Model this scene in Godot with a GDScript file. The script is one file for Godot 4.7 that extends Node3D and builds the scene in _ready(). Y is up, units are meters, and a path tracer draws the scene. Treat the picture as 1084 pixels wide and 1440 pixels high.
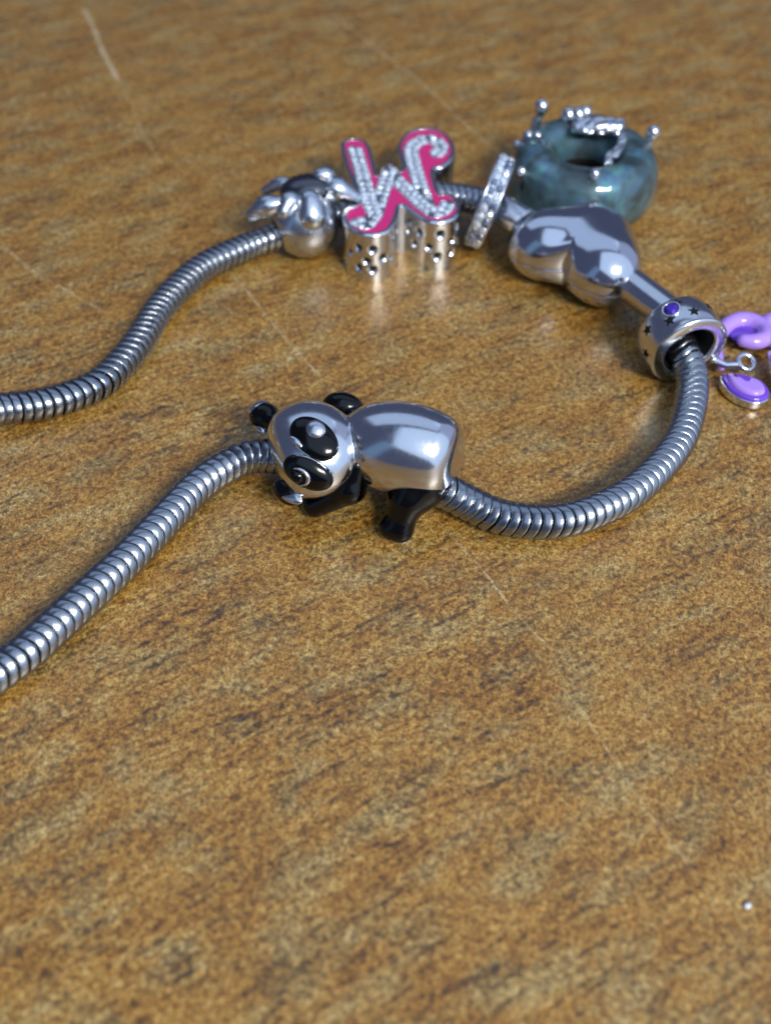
extends Node3D
# Close-up of a silver snake-chain bracelet with threaded charms on a varnished wooden table.
# Shapes are worked out in millimetres and stored in metres (MM).
const MM := 0.001

var mat := {}
var path: PackedVector3Array = PackedVector3Array()   # centre line of the chain, mm
var path_s: PackedFloat32Array = PackedFloat32Array() # length along it

func _ready() -> void:
	setup_camera_and_light()
	make_materials()
	build_table()
	build_path()
	build_bracelet()
	build_panda()
	build_letter()
	build_flower_ball()
	build_stone_ring()
	build_glass_bead()
	build_star_ring()
	build_butterfly()
	build_crumbs()

# ------------------------------------------------------------------ camera, light, exposure
func setup_camera_and_light() -> void:
	var cam := Camera3D.new()
	cam.name = "camera"
	add_child(cam)
	cam.position = Vector3(0, 63.3, 52.4) * MM
	cam.rotation_degrees = Vector3(-49.7, 0, 0)
	var at := CameraAttributesPhysical.new()
	at.frustum_focal_length = 22.57
	at.frustum_focus_distance = 0.080
	at.exposure_aperture = 16.5
	at.frustum_near = 0.004
	at.frustum_far = 20.0
	cam.attributes = at
	cam.keep_aspect = Camera3D.KEEP_HEIGHT
	cam.fov = 56.0
	cam.near = 0.004
	cam.far = 20.0
	cam.current = true
	var env := Environment.new()
	env.background_mode = Environment.BG_COLOR
	env.background_color = Color(0.28, 0.31, 0.41)
	env.tonemap_mode = Environment.TONE_MAPPER_LINEAR
	env.tonemap_exposure = 1.06
	env.sdfgi_enabled = true
	env.ssao_enabled = true
	env.ssil_enabled = true
	var we := WorldEnvironment.new()
	we.name = "world_environment"
	we.environment = env
	add_child(we)
	# a large pale bluish window beside and above the table, and two ceiling lamps near each other
	area_light("window_light", Vector3(1.0, 1.35, 1.0), Vector2(5.6, 3.0), Color(0.77, 0.87, 1.0), 5.0)
	area_light("side_window_light", Vector3(1.7, 0.95, -0.85), Vector2(2.2, 1.3), Color(0.77, 0.84, 1.0), 0.42)
	area_light("ceiling_light", Vector3(-0.15, 1.7, -0.95), Vector2(2.6, 1.2), Color(0.76, 0.86, 1.0), 0.66)
	area_light("added_cyan_light", Vector3(-1.5, 0.62, 1.2), Vector2(1.9, 0.55), Color(0.60, 0.82, 1.0), 0.085)  # unseen cyan fill, added only to enrich the silver's reflections
	area_light("ceiling_lamp_light", Vector3(0.31, 0.64, 0.61), Vector2(0.15, 0.19), Color(1.0, 0.98, 0.93), 0.64)
	area_light("ceiling_lamp_light", Vector3(0.50, 0.62, 0.59), Vector2(0.11, 0.20), Color(1.0, 0.98, 0.93), 0.45)

func area_light(called: String, at: Vector3, size: Vector2, c: Color, energy: float) -> void:
	var l := AreaLight3D.new()
	l.name = called
	l.area_size = size
	l.area_normalize_energy = true
	l.light_color = c
	l.light_energy = energy
	l.shadow_enabled = true
	l.area_range = 10.0
	add_child(l, true)
	l.look_at_from_position(at, Vector3.ZERO, Vector3(0, 0, -1))

# ------------------------------------------------------------------ materials
func noise(freq: float, sd: int, oct := 4, kind := FastNoiseLite.TYPE_SIMPLEX_SMOOTH) -> FastNoiseLite:
	var n := FastNoiseLite.new()
	n.noise_type = kind
	n.seed = sd
	n.frequency = freq
	n.fractal_octaves = oct
	n.fractal_type = FastNoiseLite.FRACTAL_FBM if oct > 1 else FastNoiseLite.FRACTAL_NONE
	return n

func metal(col: Color, rough: float, m := 1.0) -> StandardMaterial3D:
	var s := StandardMaterial3D.new()
	s.albedo_color = col
	s.metallic = m
	s.roughness = rough
	return s

func make_materials() -> void:
	# fine handling scratches: a roughness map and a faint relief shared by the silver surfaces
	var im := noise(0.03, 5, 5).get_seamless_image(512, 512)
	var rough_im := Image.create(512, 512, false, Image.FORMAT_L8)
	for y in 512:
		for x in 512:
			var v := im.get_pixel(x, y).r
			rough_im.set_pixel(x, y, Color(0.5 + 0.5 * v, 0.5 + 0.5 * v, 0.5 + 0.5 * v))
	var rng := RandomNumberGenerator.new()
	rng.seed = 9
	for k in 160:
		var p := Vector2(rng.randf() * 512, rng.randf() * 512)
		var d := Vector2.from_angle(rng.randf() * TAU)
		var b := rng.randf_range(0.75, 1.0)
		for i in rng.randi_range(20, 120):
			var q := p + d * i
			rough_im.set_pixel(posmod(int(q.x), 512), posmod(int(q.y), 512), Color(b, b, b))
	var rough_tex := ImageTexture.create_from_image(rough_im)
	for e in [["silver", Color(0.85, 0.86, 0.88), 0.24], ["worn_silver", Color(0.80, 0.82, 0.85), 0.33], ["chain_silver", Color(0.60, 0.62, 0.65), 0.33], ["polished_silver", Color(0.83, 0.84, 0.87), 0.19], ["dark_silver", Color(0.42, 0.42, 0.44), 0.34]]:
		var s := metal(e[1], e[2])
		s.roughness_texture = rough_tex
		s.roughness_texture_channel = BaseMaterial3D.TEXTURE_CHANNEL_GRAYSCALE
		s.uv1_triplanar = true
		s.uv1_scale = Vector3.ONE * 120.0
		mat[e[0]] = s
	mat.oxide_and_shade = metal(Color(0.05, 0.05, 0.055), 0.7, 0.3)  # blackened metal; also the painted shade in dimples and holes
	for e in [["black_enamel", Color(0.012, 0.012, 0.015)], ["pink_enamel", Color(0.75, 0.18, 0.45)], ["purple_enamel", Color(0.40, 0.24, 0.74)], ["lavender_enamel", Color(0.65, 0.52, 0.88)]]:
		var s := StandardMaterial3D.new()
		s.albedo_color = e[1]
		s.roughness = 0.16
		s.metallic_specular = 0.42
		s.clearcoat_enabled = true
		s.clearcoat = 0.1 if e[0] == "black_enamel" else 0.6
		s.clearcoat_roughness = 0.08
		mat[e[0]] = s
	mat.crystal = metal(Color(0.90, 0.94, 0.98), 0.08, 0.7)
	mat.blue_crystal = metal(Color(0.52, 0.58, 0.68), 0.1, 0.8)
	mat.purple_gem = metal(Color(0.26, 0.16, 0.62), 0.1, 0.4)
	mat.wood = wood_material()
	# dark sea-green glass with coloured foil swirls inside, under a clear gloss
	var g := StandardMaterial3D.new()
	var n := noise(0.006, 31, 3).get_seamless_image(512, 512)
	var sw := Image.create(512, 512, false, Image.FORMAT_RGB8)
	var ramp := Gradient.new()
	ramp.offsets = PackedFloat32Array([0.0, 0.34, 0.46, 0.56, 0.66, 0.78, 1.0])
	ramp.colors = PackedColorArray([Color(0.16, 0.19, 0.20), Color(0.30, 0.36, 0.38), Color(0.44, 0.51, 0.53), Color(0.48, 0.62, 0.66), Color(0.50, 0.58, 0.76), Color(0.54, 0.82, 0.80), Color(0.76, 0.92, 0.88)])
	for y in 512:
		for x in 512:
			sw.set_pixel(x, y, ramp.sample(n.get_pixel(x, y).r))
	g.albedo_texture = ImageTexture.create_from_image(sw)
	g.uv1_triplanar = true
	g.uv1_scale = Vector3.ONE * 70.0
	g.metallic = 0.5
	g.roughness = 0.28
	mat.foil_glass = g
	var clear := StandardMaterial3D.new()
	clear.albedo_color = Color(0.80, 0.93, 0.96, 0.03)
	clear.refraction_enabled = true
	clear.refraction_scale = 0.05
	clear.roughness = 0.04
	mat.clear_glass = clear

func wood_material() -> StandardMaterial3D:
	const N := 2048
	const TILE := 200.0
	var blotch_i := noise(0.021, 11, 4).get_seamless_image(720, N)
	blotch_i.resize(N, N, Image.INTERPOLATE_CUBIC)
	var fleck_i := noise(0.14, 23, 3).get_seamless_image(330, N)
	fleck_i.resize(N, N, Image.INTERPOLATE_CUBIC)
	var mottle_i := noise(0.17, 37, 3).get_seamless_image(1200, N)
	mottle_i.resize(N, N, Image.INTERPOLATE_CUBIC)
	var where_i := noise(0.006, 41, 3).get_seamless_image(N, N)
	for i in [blotch_i, fleck_i, mottle_i, where_i]:
		i.convert(Image.FORMAT_L8)
	var a := blotch_i.get_data()
	var b := fleck_i.get_data()
	var c := mottle_i.get_data()
	var w := where_i.get_data()
	# two families of tone: orange brown and greyish beige, told apart by a broad noise
	var warm := Gradient.new()
	warm.offsets = PackedFloat32Array([0.0, 0.25, 0.5, 0.72, 1.0])
	warm.colors = PackedColorArray([Color8(70, 48, 24), Color8(116, 78, 29), Color8(160, 113, 44), Color8(180, 141, 70), Color8(208, 174, 110)])
	var grey := Gradient.new()
	grey.offsets = warm.offsets
	grey.colors = PackedColorArray([Color8(66, 53, 38), Color8(107, 86, 52), Color8(150, 124, 75), Color8(184, 159, 107), Color8(216, 196, 148)])
	var lut := PackedByteArray()
	for j in 32:
		for i in 256:
			var col := warm.sample(i / 255.0).lerp(grey.sample(i / 255.0), smoothstep(0.30, 0.95, j / 31.0))
			lut.append(int(col.r * 255)); lut.append(int(col.g * 255)); lut.append(int(col.b * 255))
	var hue_i := noise(0.028, 71, 4).get_seamless_image(900, N)
	hue_i.resize(N, N, Image.INTERPOLATE_CUBIC)
	hue_i.convert(Image.FORMAT_L8)
	var hue := hue_i.get_data()
	var grain := speckle(N, 77).get_data()
	var dark := PackedInt32Array()
	for i in 256:
		dark.append(int(92.0 * smoothstep(0.52, 0.82, i / 255.0)))
	var out := PackedByteArray()
	out.resize(N * N * 3)
	var o := 0
	for i in N * N:
		var v: int = 142 + ((a[i] - 128) * 5 + (c[i] - 128) * 7 + (grain[i] - 128) * 12 >> 4)
		v -= dark[b[i]] * (40 + w[i]) >> 8
		v = (clampi(v, 0, 255) + ((hue[i] + (grain[N * N - 1 - i] - 128) / 3) >> 3 & 31) * 256) * 3
		out[o] = lut[v]
		out[o + 1] = lut[v + 1]
		out[o + 2] = lut[v + 2]
		o += 3
	var im := Image.create_from_data(N, N, false, Image.FORMAT_RGB8, out)
	# old scratches in the varnish, from x, z to x, z on the table in mm, with a strength
	for s in [[-46.7, -103.5, -37.3, -80.2, 0.6, 0.4], [-43.4, -40.7, -36.4, -34.0, 0.32, 0.28], [-36.4, -34.0, -29.1, -28.6, 0.28, 0.22], [-17.5, -36.3, -6.4, -18.6, 0.5, 0.2], [5.9, 1.9, 12.6, 12.6, 0.75, 0.13], [13.6, 16.7, 19.8, 29.1, 0.6, 0.12], [-8.1, -101.5, 4.2, -80.6, 0.4, 0.25], [-6.4, -18.6, 5.9, 1.9, 0.3, 0.13], [12.6, 12.6, 13.6, 16.7, 0.3, 0.12], [19.8, 29.1, 23.0, 36.0, 0.35, 0.12], [-9.0, 18.0, -5.5, 23.0, 0.3, 0.1], [-37.3, -80.2, -28.0, -58.0, 0.15, 0.35], [4.2, -80.6, 14.2, -60.6, 0.35, 0.25], [24.0, 4.0, 31.0, 14.0, 0.3, 0.12], [-14.0, 24.0, -10.5, 30.0, 0.3, 0.1], [2.0, 20.0, 8.0, 31.0, 0.22, 0.1], [30.0, -70.0, 36.0, -58.0, 0.18, 0.2]]:
		scratch(im, N / TILE, Vector2(s[0], s[1]), Vector2(s[2], s[3]), s[4], s[5])
	var m := StandardMaterial3D.new()
	m.albedo_texture = ImageTexture.create_from_image(im)
	# grain of the varnished veneer at a finer scale
	var fine := speckle(1024, 91)
	var fd := fine.get_data()
	var fo := PackedByteArray()
	fo.resize(1024 * 1024 * 3)
	for i in 1024 * 1024:
		var v: int = clampi(222 + ((fd[i] - 128) * 8 >> 3), 90, 255)
		fo[i * 3] = v
		fo[i * 3 + 1] = v
		fo[i * 3 + 2] = clampi(v - 4, 0, 255)
	m.detail_enabled = true
	m.detail_blend_mode = BaseMaterial3D.BLEND_MODE_MUL
	m.detail_albedo = ImageTexture.create_from_image(Image.create_from_data(1024, 1024, false, Image.FORMAT_RGB8, fo))
	m.detail_uv_layer = BaseMaterial3D.DETAIL_UV_2
	m.roughness = 0.37
	m.clearcoat_enabled = true
	m.clearcoat = 0.35
	m.clearcoat_roughness = 0.3
	m.metallic_specular = 0.5
	var rel := noise(0.02, 61, 4).get_seamless_image(512, 512)
	rel.bump_map_to_normal_map(1.5)
	m.normal_enabled = true
	m.normal_texture = ImageTexture.create_from_image(rel)
	m.normal_scale = 0.12
	return m

func speckle(n: int, sd: int) -> Image:   # soft random grain, two sizes laid over each other
	var rng := RandomNumberGenerator.new()
	rng.seed = sd
	var small := PackedByteArray()
	small.resize(n * n)
	for i in range(0, n * n, 4):
		small.encode_u32(i, rng.randi())
	var im := Image.create_from_data(n, n, false, Image.FORMAT_L8, small)
	var half := im.get_region(Rect2i(0, 0, n / 2, n / 2))
	half.resize(n, n, Image.INTERPOLATE_CUBIC)
	var q := im.get_region(Rect2i(n / 4, n / 4, n * 3 / 8, n * 3 / 8))
	q.resize(n, n, Image.INTERPOLATE_CUBIC)
	var a := im.get_data()
	var b := half.get_data()
	var c := q.get_data()
	for i in n * n:
		a[i] = (a[i] * 2 + b[i] * 3 + c[i] * 3) >> 3
	return Image.create_from_data(n, n, false, Image.FORMAT_L8, a)

func wood_uv(p: Vector2) -> Vector2:   # mm on the table -> texture; the grain runs 29 degrees off the x axis
	return (p.rotated(deg_to_rad(29.0)) + Vector2(100, 118)) / 200.0

func scratch(im: Image, per_mm: float, from: Vector2, to: Vector2, strength: float, width: float) -> void:
	var n := im.get_width()
	var rng := RandomNumberGenerator.new()
	rng.seed = int(from.x * 100)
	var steps := int(from.distance_to(to) / 0.05)
	var fade := 1.0
	for i in steps:
		if i % 12 == 0:
			fade = rng.randf_range(0.35, 1.0)
		var t := float(i) / steps
		var q := wood_uv(from.lerp(to, t) + Vector2(sin(t * 7.0) * 0.15, 0)) * n
		var r := int(ceil(width * per_mm * 1.6))
		for dy in range(-r, r + 1):
			for dx in range(-r, r + 1):
				var px := Vector2i(int(q.x) + dx, int(q.y) + dy)
				var d := (Vector2(px) + Vector2(0.5, 0.5) - q).length() / per_mm / width
				var k := strength * fade * exp(-d * d * 2.0) * 0.5
				if k > 0.004:
					px = Vector2i(posmod(px.x, n), posmod(px.y, n))
					im.set_pixelv(px, im.get_pixelv(px).lerp(Color(0.83, 0.76, 0.64), k))

# ------------------------------------------------------------------ mesh helpers (all in mm)
func commit(v: PackedVector3Array, n: PackedVector3Array, idx: PackedInt32Array, uv := PackedVector2Array(), uv2 := PackedVector2Array()) -> ArrayMesh:
	for t in range(0, idx.size(), 3):
		var a := v[idx[t]]
		var b := v[idx[t + 1]]
		var c := v[idx[t + 2]]
		if (b - a).cross(c - a).dot(n[idx[t]] + n[idx[t + 1]] + n[idx[t + 2]]) > 0.0:
			var k := idx[t + 1]
			idx[t + 1] = idx[t + 2]
			idx[t + 2] = k
	var sv := PackedVector3Array()
	sv.resize(v.size())
	for i in v.size():
		sv[i] = v[i] * MM
	var arr := []
	arr.resize(Mesh.ARRAY_MAX)
	arr[Mesh.ARRAY_VERTEX] = sv
	arr[Mesh.ARRAY_NORMAL] = n
	arr[Mesh.ARRAY_INDEX] = idx
	if uv.size():
		arr[Mesh.ARRAY_TEX_UV] = uv
	if uv2.size():
		arr[Mesh.ARRAY_TEX_UV2] = uv2
	var m := ArrayMesh.new()
	m.add_surface_from_arrays(Mesh.PRIMITIVE_TRIANGLES, arr)
	return m

class Shape:
	var v := PackedVector3Array()
	var n := PackedVector3Array()
	var i := PackedInt32Array()
	func join(o: Shape, t := Transform3D()) -> Shape:
		var first := v.size()
		for p in o.v:
			v.append(t * p)
		for q in o.n:
			n.append((t.basis * q).normalized())
		for k in o.i:
			i.append(k + first)
		return self

func made(s: Shape) -> ArrayMesh:
	return commit(s.v, s.n, s.i)

func grid(fn: Callable, nu: int, nv: int, cu := false, cv := false) -> Shape:
	# a smooth sheet fn(u, v), u and v from 0 to 1, closed in u and / or v
	var s := Shape.new()
	var mu := nu if cu else nu + 1
	var mv := nv if cv else nv + 1
	for a in mu:
		for b in mv:
			s.v.append(fn.call(float(a) / nu, float(b) / nv))
	var total := 0.0
	for a in mu:
		for b in mv:
			var a0 := posmod(a - 1, mu) if cu else maxi(a - 1, 0)
			var a1 := posmod(a + 1, mu) if cu else mini(a + 1, mu - 1)
			var b0 := posmod(b - 1, mv) if cv else maxi(b - 1, 0)
			var b1 := posmod(b + 1, mv) if cv else mini(b + 1, mv - 1)
			var du := s.v[a1 * mv + b] - s.v[a0 * mv + b]
			var dv := s.v[a * mv + b1] - s.v[a * mv + b0]
			var q := du.cross(dv)
			if q.length() < 1e-9:   # a pole: use a neighbouring row
				var bb := 1 if b == 0 else mv - 2 if b == mv - 1 else b
				var aa := 1 if a == 0 and not cu else mu - 2 if a == mu - 1 and not cu else a
				var a2 := posmod(aa + 1, mu) if cu else mini(aa + 1, mu - 1)
				var a3 := posmod(aa - 1, mu) if cu else maxi(aa - 1, 0)
				var b2 := posmod(bb + 1, mv) if cv else mini(bb + 1, mv - 1)
				var b3 := posmod(bb - 1, mv) if cv else maxi(bb - 1, 0)
				q = (s.v[a2 * mv + bb] - s.v[a3 * mv + bb]).cross(s.v[aa * mv + b2] - s.v[aa * mv + b3])
			total += q.dot(s.v[a * mv + b])
			s.n.append(q.normalized())
	if total < 0.0:
		for k in s.n.size():
			s.n[k] = -s.n[k]
	for a in nu:
		for b in nv:
			var p := a * mv + b
			var q := ((a + 1) % mu) * mv + b
			var r := ((a + 1) % mu) * mv + (b + 1) % mv
			var t := a * mv + (b + 1) % mv
			s.i.append_array(PackedInt32Array([p, q, r, p, r, t]))
	return s

func ball(c: Vector3, r: Vector3, turn := Basis(), nu := 28, nv := 16) -> Shape:
	var s := Shape.new()
	for a in nu + 1:
		for b in nv + 1:
			var th := TAU * a / nu
			var ph := PI * b / nv
			var d := Vector3(sin(ph) * cos(th), cos(ph), sin(ph) * sin(th))
			s.v.append(c + turn * (d * r))
			s.n.append((turn * (d / r)).normalized())
	for a in nu:
		for b in nv:
			var p := a * (nv + 1) + b
			var q := p + nv + 1
			s.i.append_array(PackedInt32Array([p, q, q + 1, p, q + 1, p + 1]))
	return s

func frame(axis: Vector3, up := Vector3.UP) -> Basis:   # a basis whose y is the axis
	var y := axis.normalized()
	if absf(y.dot(up)) > 0.98:
		up = Vector3(0, 0, 1)
	var x := up.cross(y).normalized()
	return Basis(x, y, x.cross(y))

func lathe(profile: Array, n := 48, closed := false) -> Shape:   # profile of Vector2(radius, y), about y
	var count := profile.size()
	var fn := func(u: float, v: float) -> Vector3:
		var p: Vector2 = profile[mini(int(round(v * (count if closed else count - 1))), count - 1)]
		return Vector3(p.x * cos(u * TAU), p.y, p.x * sin(u * TAU))
	return grid(fn, n, count if closed else count - 1, true, closed)

func tube(pts: Array, radii: Array, n := 14) -> Shape:   # with rounded ends
	var c := []
	var r := []
	var first: Vector3 = (pts[0] - pts[1]).normalized()
	var last: Vector3 = (pts[-1] - pts[-2]).normalized()
	for k in [1.0, 0.92, 0.7, 0.38]:
		c.append(pts[0] + first * radii[0] * k); r.append(radii[0] * sqrt(maxf(0.0, 1.0 - k * k)))
	for k in pts.size():
		c.append(pts[k]); r.append(radii[k])
	for k in [0.38, 0.7, 0.92, 1.0]:
		c.append(pts[-1] + last * radii[-1] * k); r.append(radii[-1] * sqrt(maxf(0.0, 1.0 - k * k)))
	var b := frame(-first)
	var rings := []
	for k in c.size():
		var t: Vector3 = (c[mini(k + 1, c.size() - 1)] - c[maxi(k - 1, 0)]).normalized()
		var x := (b.x - t * b.x.dot(t)).normalized()
		b = Basis(x, t, x.cross(t))
		rings.append(b)
	var fn := func(u: float, v: float) -> Vector3:
		var k := int(round(v * (c.size() - 1)))
		var bb: Basis = rings[k]
		return c[k] + (bb.x * cos(u * TAU) + bb.z * sin(u * TAU)) * r[k]
	return grid(fn, n, c.size() - 1, true)

func torus(r1: float, r2: float, n := 40, m := 14) -> Shape:
	var fn := func(u: float, v: float) -> Vector3:
		var q := r1 + r2 * cos(v * TAU)
		return Vector3(q * cos(u * TAU), r2 * sin(v * TAU), q * sin(u * TAU))
	return grid(fn, n, m, true, true)

func smooth_loop(pts: Array, per: int) -> PackedVector2Array:   # a closed curve through the points
	var out := PackedVector2Array()
	var n := pts.size()
	for k in n:
		for j in per:
			out.append((pts[k] as Vector2).cubic_interpolate(pts[(k + 1) % n], pts[(k + n - 1) % n], pts[(k + 2) % n], float(j) / per))
	return out

func pairs(flat: Array) -> Array:
	var out := []
	for k in range(0, flat.size(), 2):
		out.append(Vector2(flat[k], flat[k + 1]))
	return out

func outward(poly: PackedVector2Array) -> PackedVector2Array:
	var out := PackedVector2Array()
	var n := poly.size()
	var sgn := -1.0 if Geometry2D.is_polygon_clockwise(poly) else 1.0
	for k in n:
		var t := (poly[(k + 1) % n] - poly[(k + n - 1) % n]).normalized()
		out.append(Vector2(t.y, -t.x) * sgn)
	# Godot calls a loop clockwise with y downwards; make sure that the normals point away from the inside
	var probe := poly[0] + out[0] * 0.02
	if Geometry2D.is_point_in_polygon(probe, poly):
		for k in n:
			out[k] = -out[k]
	return out

func plate(poly: PackedVector2Array, y0: float, y1: float, bevel: float) -> Shape:
	# a flat piece with an outline in x, z and a rounded upper edge
	var s := Shape.new()
	var nrm := outward(poly)
	var n := poly.size()
	var rows := [[0.0, y0, 0.0], [0.0, y1 - bevel, 0.0]]
	for k in [0.35, 0.7, 1.0]:
		var an: float = k * PI / 2
		rows.append([bevel * (1 - cos(an)), y1 - bevel + bevel * sin(an), an])
	for row in rows:
		for k in n:
			var p: Vector2 = poly[k] - nrm[k] * row[0]
			s.v.append(Vector3(p.x, row[1], p.y))
			s.n.append(Vector3(nrm[k].x * cos(row[2]), sin(row[2]), nrm[k].y * cos(row[2])))
	for a in rows.size() - 1:
		for k in n:
			var p := a * n + k
			var q := a * n + (k + 1) % n
			s.i.append_array(PackedInt32Array([p, q, q + n, p, q + n, p + n]))
	var top := PackedVector2Array()
	for k in n:
		top.append(poly[k] - nrm[k] * bevel)
	var first := s.v.size()
	for p in top:
		s.v.append(Vector3(p.x, y1, p.y))
		s.n.append(Vector3.UP)
	var tris := Geometry2D.triangulate_polygon(top)
	if tris.is_empty():
		tris = Geometry2D.triangulate_polygon(poly)
	for k in tris:
		s.i.append(first + k)
	return s

# signed distances
func ell(p: Vector3, c: Vector3, r: Vector3, inv := Basis()) -> float:
	var q := inv * (p - c)
	var a := q / r
	var k0 := a.length()
	var k1 := (a / r).length()
	return k0 * (k0 - 1.0) / k1 if k1 > 1e-6 else -minf(r.x, minf(r.y, r.z))

func cap(p: Vector3, a: Vector3, b: Vector3, ra: float, rb: float) -> float:
	var ab := b - a
	var h := clampf((p - a).dot(ab) / ab.length_squared(), 0.0, 1.0)
	return (p - a - ab * h).length() - lerpf(ra, rb, h)

func smin(a: float, b: float, k: float) -> float:
	var h := maxf(k - absf(a - b), 0.0) / k
	return minf(a, b) - h * h * k * 0.25

func smax(a: float, b: float, k: float) -> float:
	return -smin(-a, -b, k)

func nets(fn: Callable, lo: Vector3, hi: Vector3, cell: float) -> Shape:
	var nx := int((hi.x - lo.x) / cell) + 2
	var ny := int((hi.y - lo.y) / cell) + 2
	var nz := int((hi.z - lo.z) / cell) + 2
	var d := PackedFloat32Array()
	d.resize(nx * ny * nz)
	d.fill(1.0)
	# a coarse pass first: only blocks near the surface are filled in finely
	const B := 4
	for bx in range(0, nx, B):
		for by in range(0, ny, B):
			for bz in range(0, nz, B):
				var mid: float = fn.call(lo + Vector3(bx + 1.5, by + 1.5, bz + 1.5) * cell)
				var far := absf(mid) > cell * B * 2.2
				for x in range(bx, mini(bx + B, nx)):
					for y in range(by, mini(by + B, ny)):
						for z in range(bz, mini(bz + B, nz)):
							d[(x * ny + y) * nz + z] = mid if far else fn.call(lo + Vector3(x, y, z) * cell)
	var s := Shape.new()
	var at := PackedInt32Array()
	at.resize(nx * ny * nz)
	at.fill(-1)
	var offs := [0, 1, nz, nz + 1, ny * nz, ny * nz + 1, ny * nz + nz, ny * nz + nz + 1]
	var edges := [[0, 1], [0, 2], [0, 4], [1, 3], [1, 5], [2, 3], [2, 6], [4, 5], [4, 6], [3, 7], [5, 7], [6, 7]]
	var e := 0.01
	for x in nx - 1:
		for y in ny - 1:
			for z in nz - 1:
				var k := (x * ny + y) * nz + z
				var ins := 0
				for o in offs:
					if d[k + o] < 0.0:
						ins += 1
				if ins == 0 or ins == 8:
					continue
				var sum := Vector3.ZERO
				var cnt := 0
				for ed in edges:
					var da := d[k + offs[ed[0]]]
					var db := d[k + offs[ed[1]]]
					if (da < 0.0) != (db < 0.0):
						var t := da / (da - db)
						var pa := Vector3(ed[0] >> 2 & 1, ed[0] >> 1 & 1, ed[0] & 1)
						var pb := Vector3(ed[1] >> 2 & 1, ed[1] >> 1 & 1, ed[1] & 1)
						sum += pa.lerp(pb, t)
						cnt += 1
				var p := lo + (Vector3(x, y, z) + sum / cnt) * cell
				var g := Vector3.UP
				for step in 2:
					var v: float = fn.call(p)
					g = Vector3(fn.call(p + Vector3(e, 0, 0)) - fn.call(p - Vector3(e, 0, 0)), fn.call(p + Vector3(0, e, 0)) - fn.call(p - Vector3(0, e, 0)), fn.call(p + Vector3(0, 0, e)) - fn.call(p - Vector3(0, 0, e))) / (2 * e)
					if step == 0:
						var mv := g * (v / maxf(g.length_squared(), 0.2))
						p -= mv.limit_length(cell)
				at[k] = s.v.size()
				s.v.append(p)
				s.n.append(g.normalized())
	var sx := ny * nz
	for x in range(1, nx - 1):
		for y in range(1, ny - 1):
			for z in range(1, nz - 1):
				var k := (x * ny + y) * nz + z
				var here := d[k] < 0.0
				if here != (d[k + sx] < 0.0):
					quad(s, at[k - nz - 1], at[k - 1], at[k], at[k - nz])
				if here != (d[k + nz] < 0.0):
					quad(s, at[k - sx - 1], at[k - 1], at[k], at[k - sx])
				if here != (d[k + 1] < 0.0):
					quad(s, at[k - sx - nz], at[k - nz], at[k], at[k - sx])
	return s

func quad(s: Shape, a: int, b: int, c: int, d: int) -> void:
	if a >= 0 and b >= 0 and c >= 0 and d >= 0:
		s.i.append_array(PackedInt32Array([a, b, c, a, c, d]))

# ------------------------------------------------------------------ naming helpers
func thing(called: String, label: String, category: String, at := Vector3.ZERO, group := "") -> Node3D:   # at in mm
	var o := Node3D.new()
	o.name = called
	add_child(o, true)
	o.position = at * MM
	o.set_meta("label", label)
	o.set_meta("category", category)
	if group:
		o.set_meta("group", group)
	return o

func part(called: String, mesh: Mesh, material: Material, parent: Node3D, place := Transform3D()) -> MeshInstance3D:
	var o := MeshInstance3D.new()
	o.name = called
	o.mesh = mesh
	o.material_override = material
	parent.add_child(o, true)
	o.transform = Transform3D(place.basis, place.origin * MM)
	return o

# ------------------------------------------------------------------ the table
func build_table() -> void:
	var w := 260.0
	var d := 220.0
	var v := PackedVector3Array()
	var n := PackedVector3Array()
	var uv := PackedVector2Array()
	var uv2 := PackedVector2Array()
	var idx := PackedInt32Array()
	var faces := [
		[Vector3(-w, 0, -d), Vector3(w, 0, -d), Vector3(w, 0, d), Vector3(-w, 0, d), Vector3.UP],
		[Vector3(-w, -22, -d), Vector3(w, -22, -d), Vector3(w, -22, d), Vector3(-w, -22, d), Vector3.DOWN],
		[Vector3(-w, 0, d), Vector3(w, 0, d), Vector3(w, -22, d), Vector3(-w, -22, d), Vector3(0, 0, 1)],
		[Vector3(-w, 0, -d), Vector3(w, 0, -d), Vector3(w, -22, -d), Vector3(-w, -22, -d), Vector3(0, 0, -1)],
		[Vector3(w, 0, -d), Vector3(w, 0, d), Vector3(w, -22, d), Vector3(w, -22, -d), Vector3(1, 0, 0)],
		[Vector3(-w, 0, -d), Vector3(-w, 0, d), Vector3(-w, -22, d), Vector3(-w, -22, -d), Vector3(-1, 0, 0)]]
	for f in faces:
		var first := v.size()
		for k in 4:
			var p: Vector3 = f[k]
			v.append(p)
			n.append(f[4])
			var q := Vector2(p.x + p.y * f[4].x, p.z + p.y * f[4].z)
			uv.append(wood_uv(q))
			uv2.append(q.rotated(deg_to_rad(29.0)) / 46.0)
		idx.append_array(PackedInt32Array([first, first + 1, first + 2, first, first + 2, first + 3]))
	var o := part("table_surface", commit(v, n, idx, uv, uv2), mat.wood, self)
	o.set_meta("kind", "structure")
	o.set_meta("label", "varnished golden brown wooden table top with dark flecks and scratches")

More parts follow.
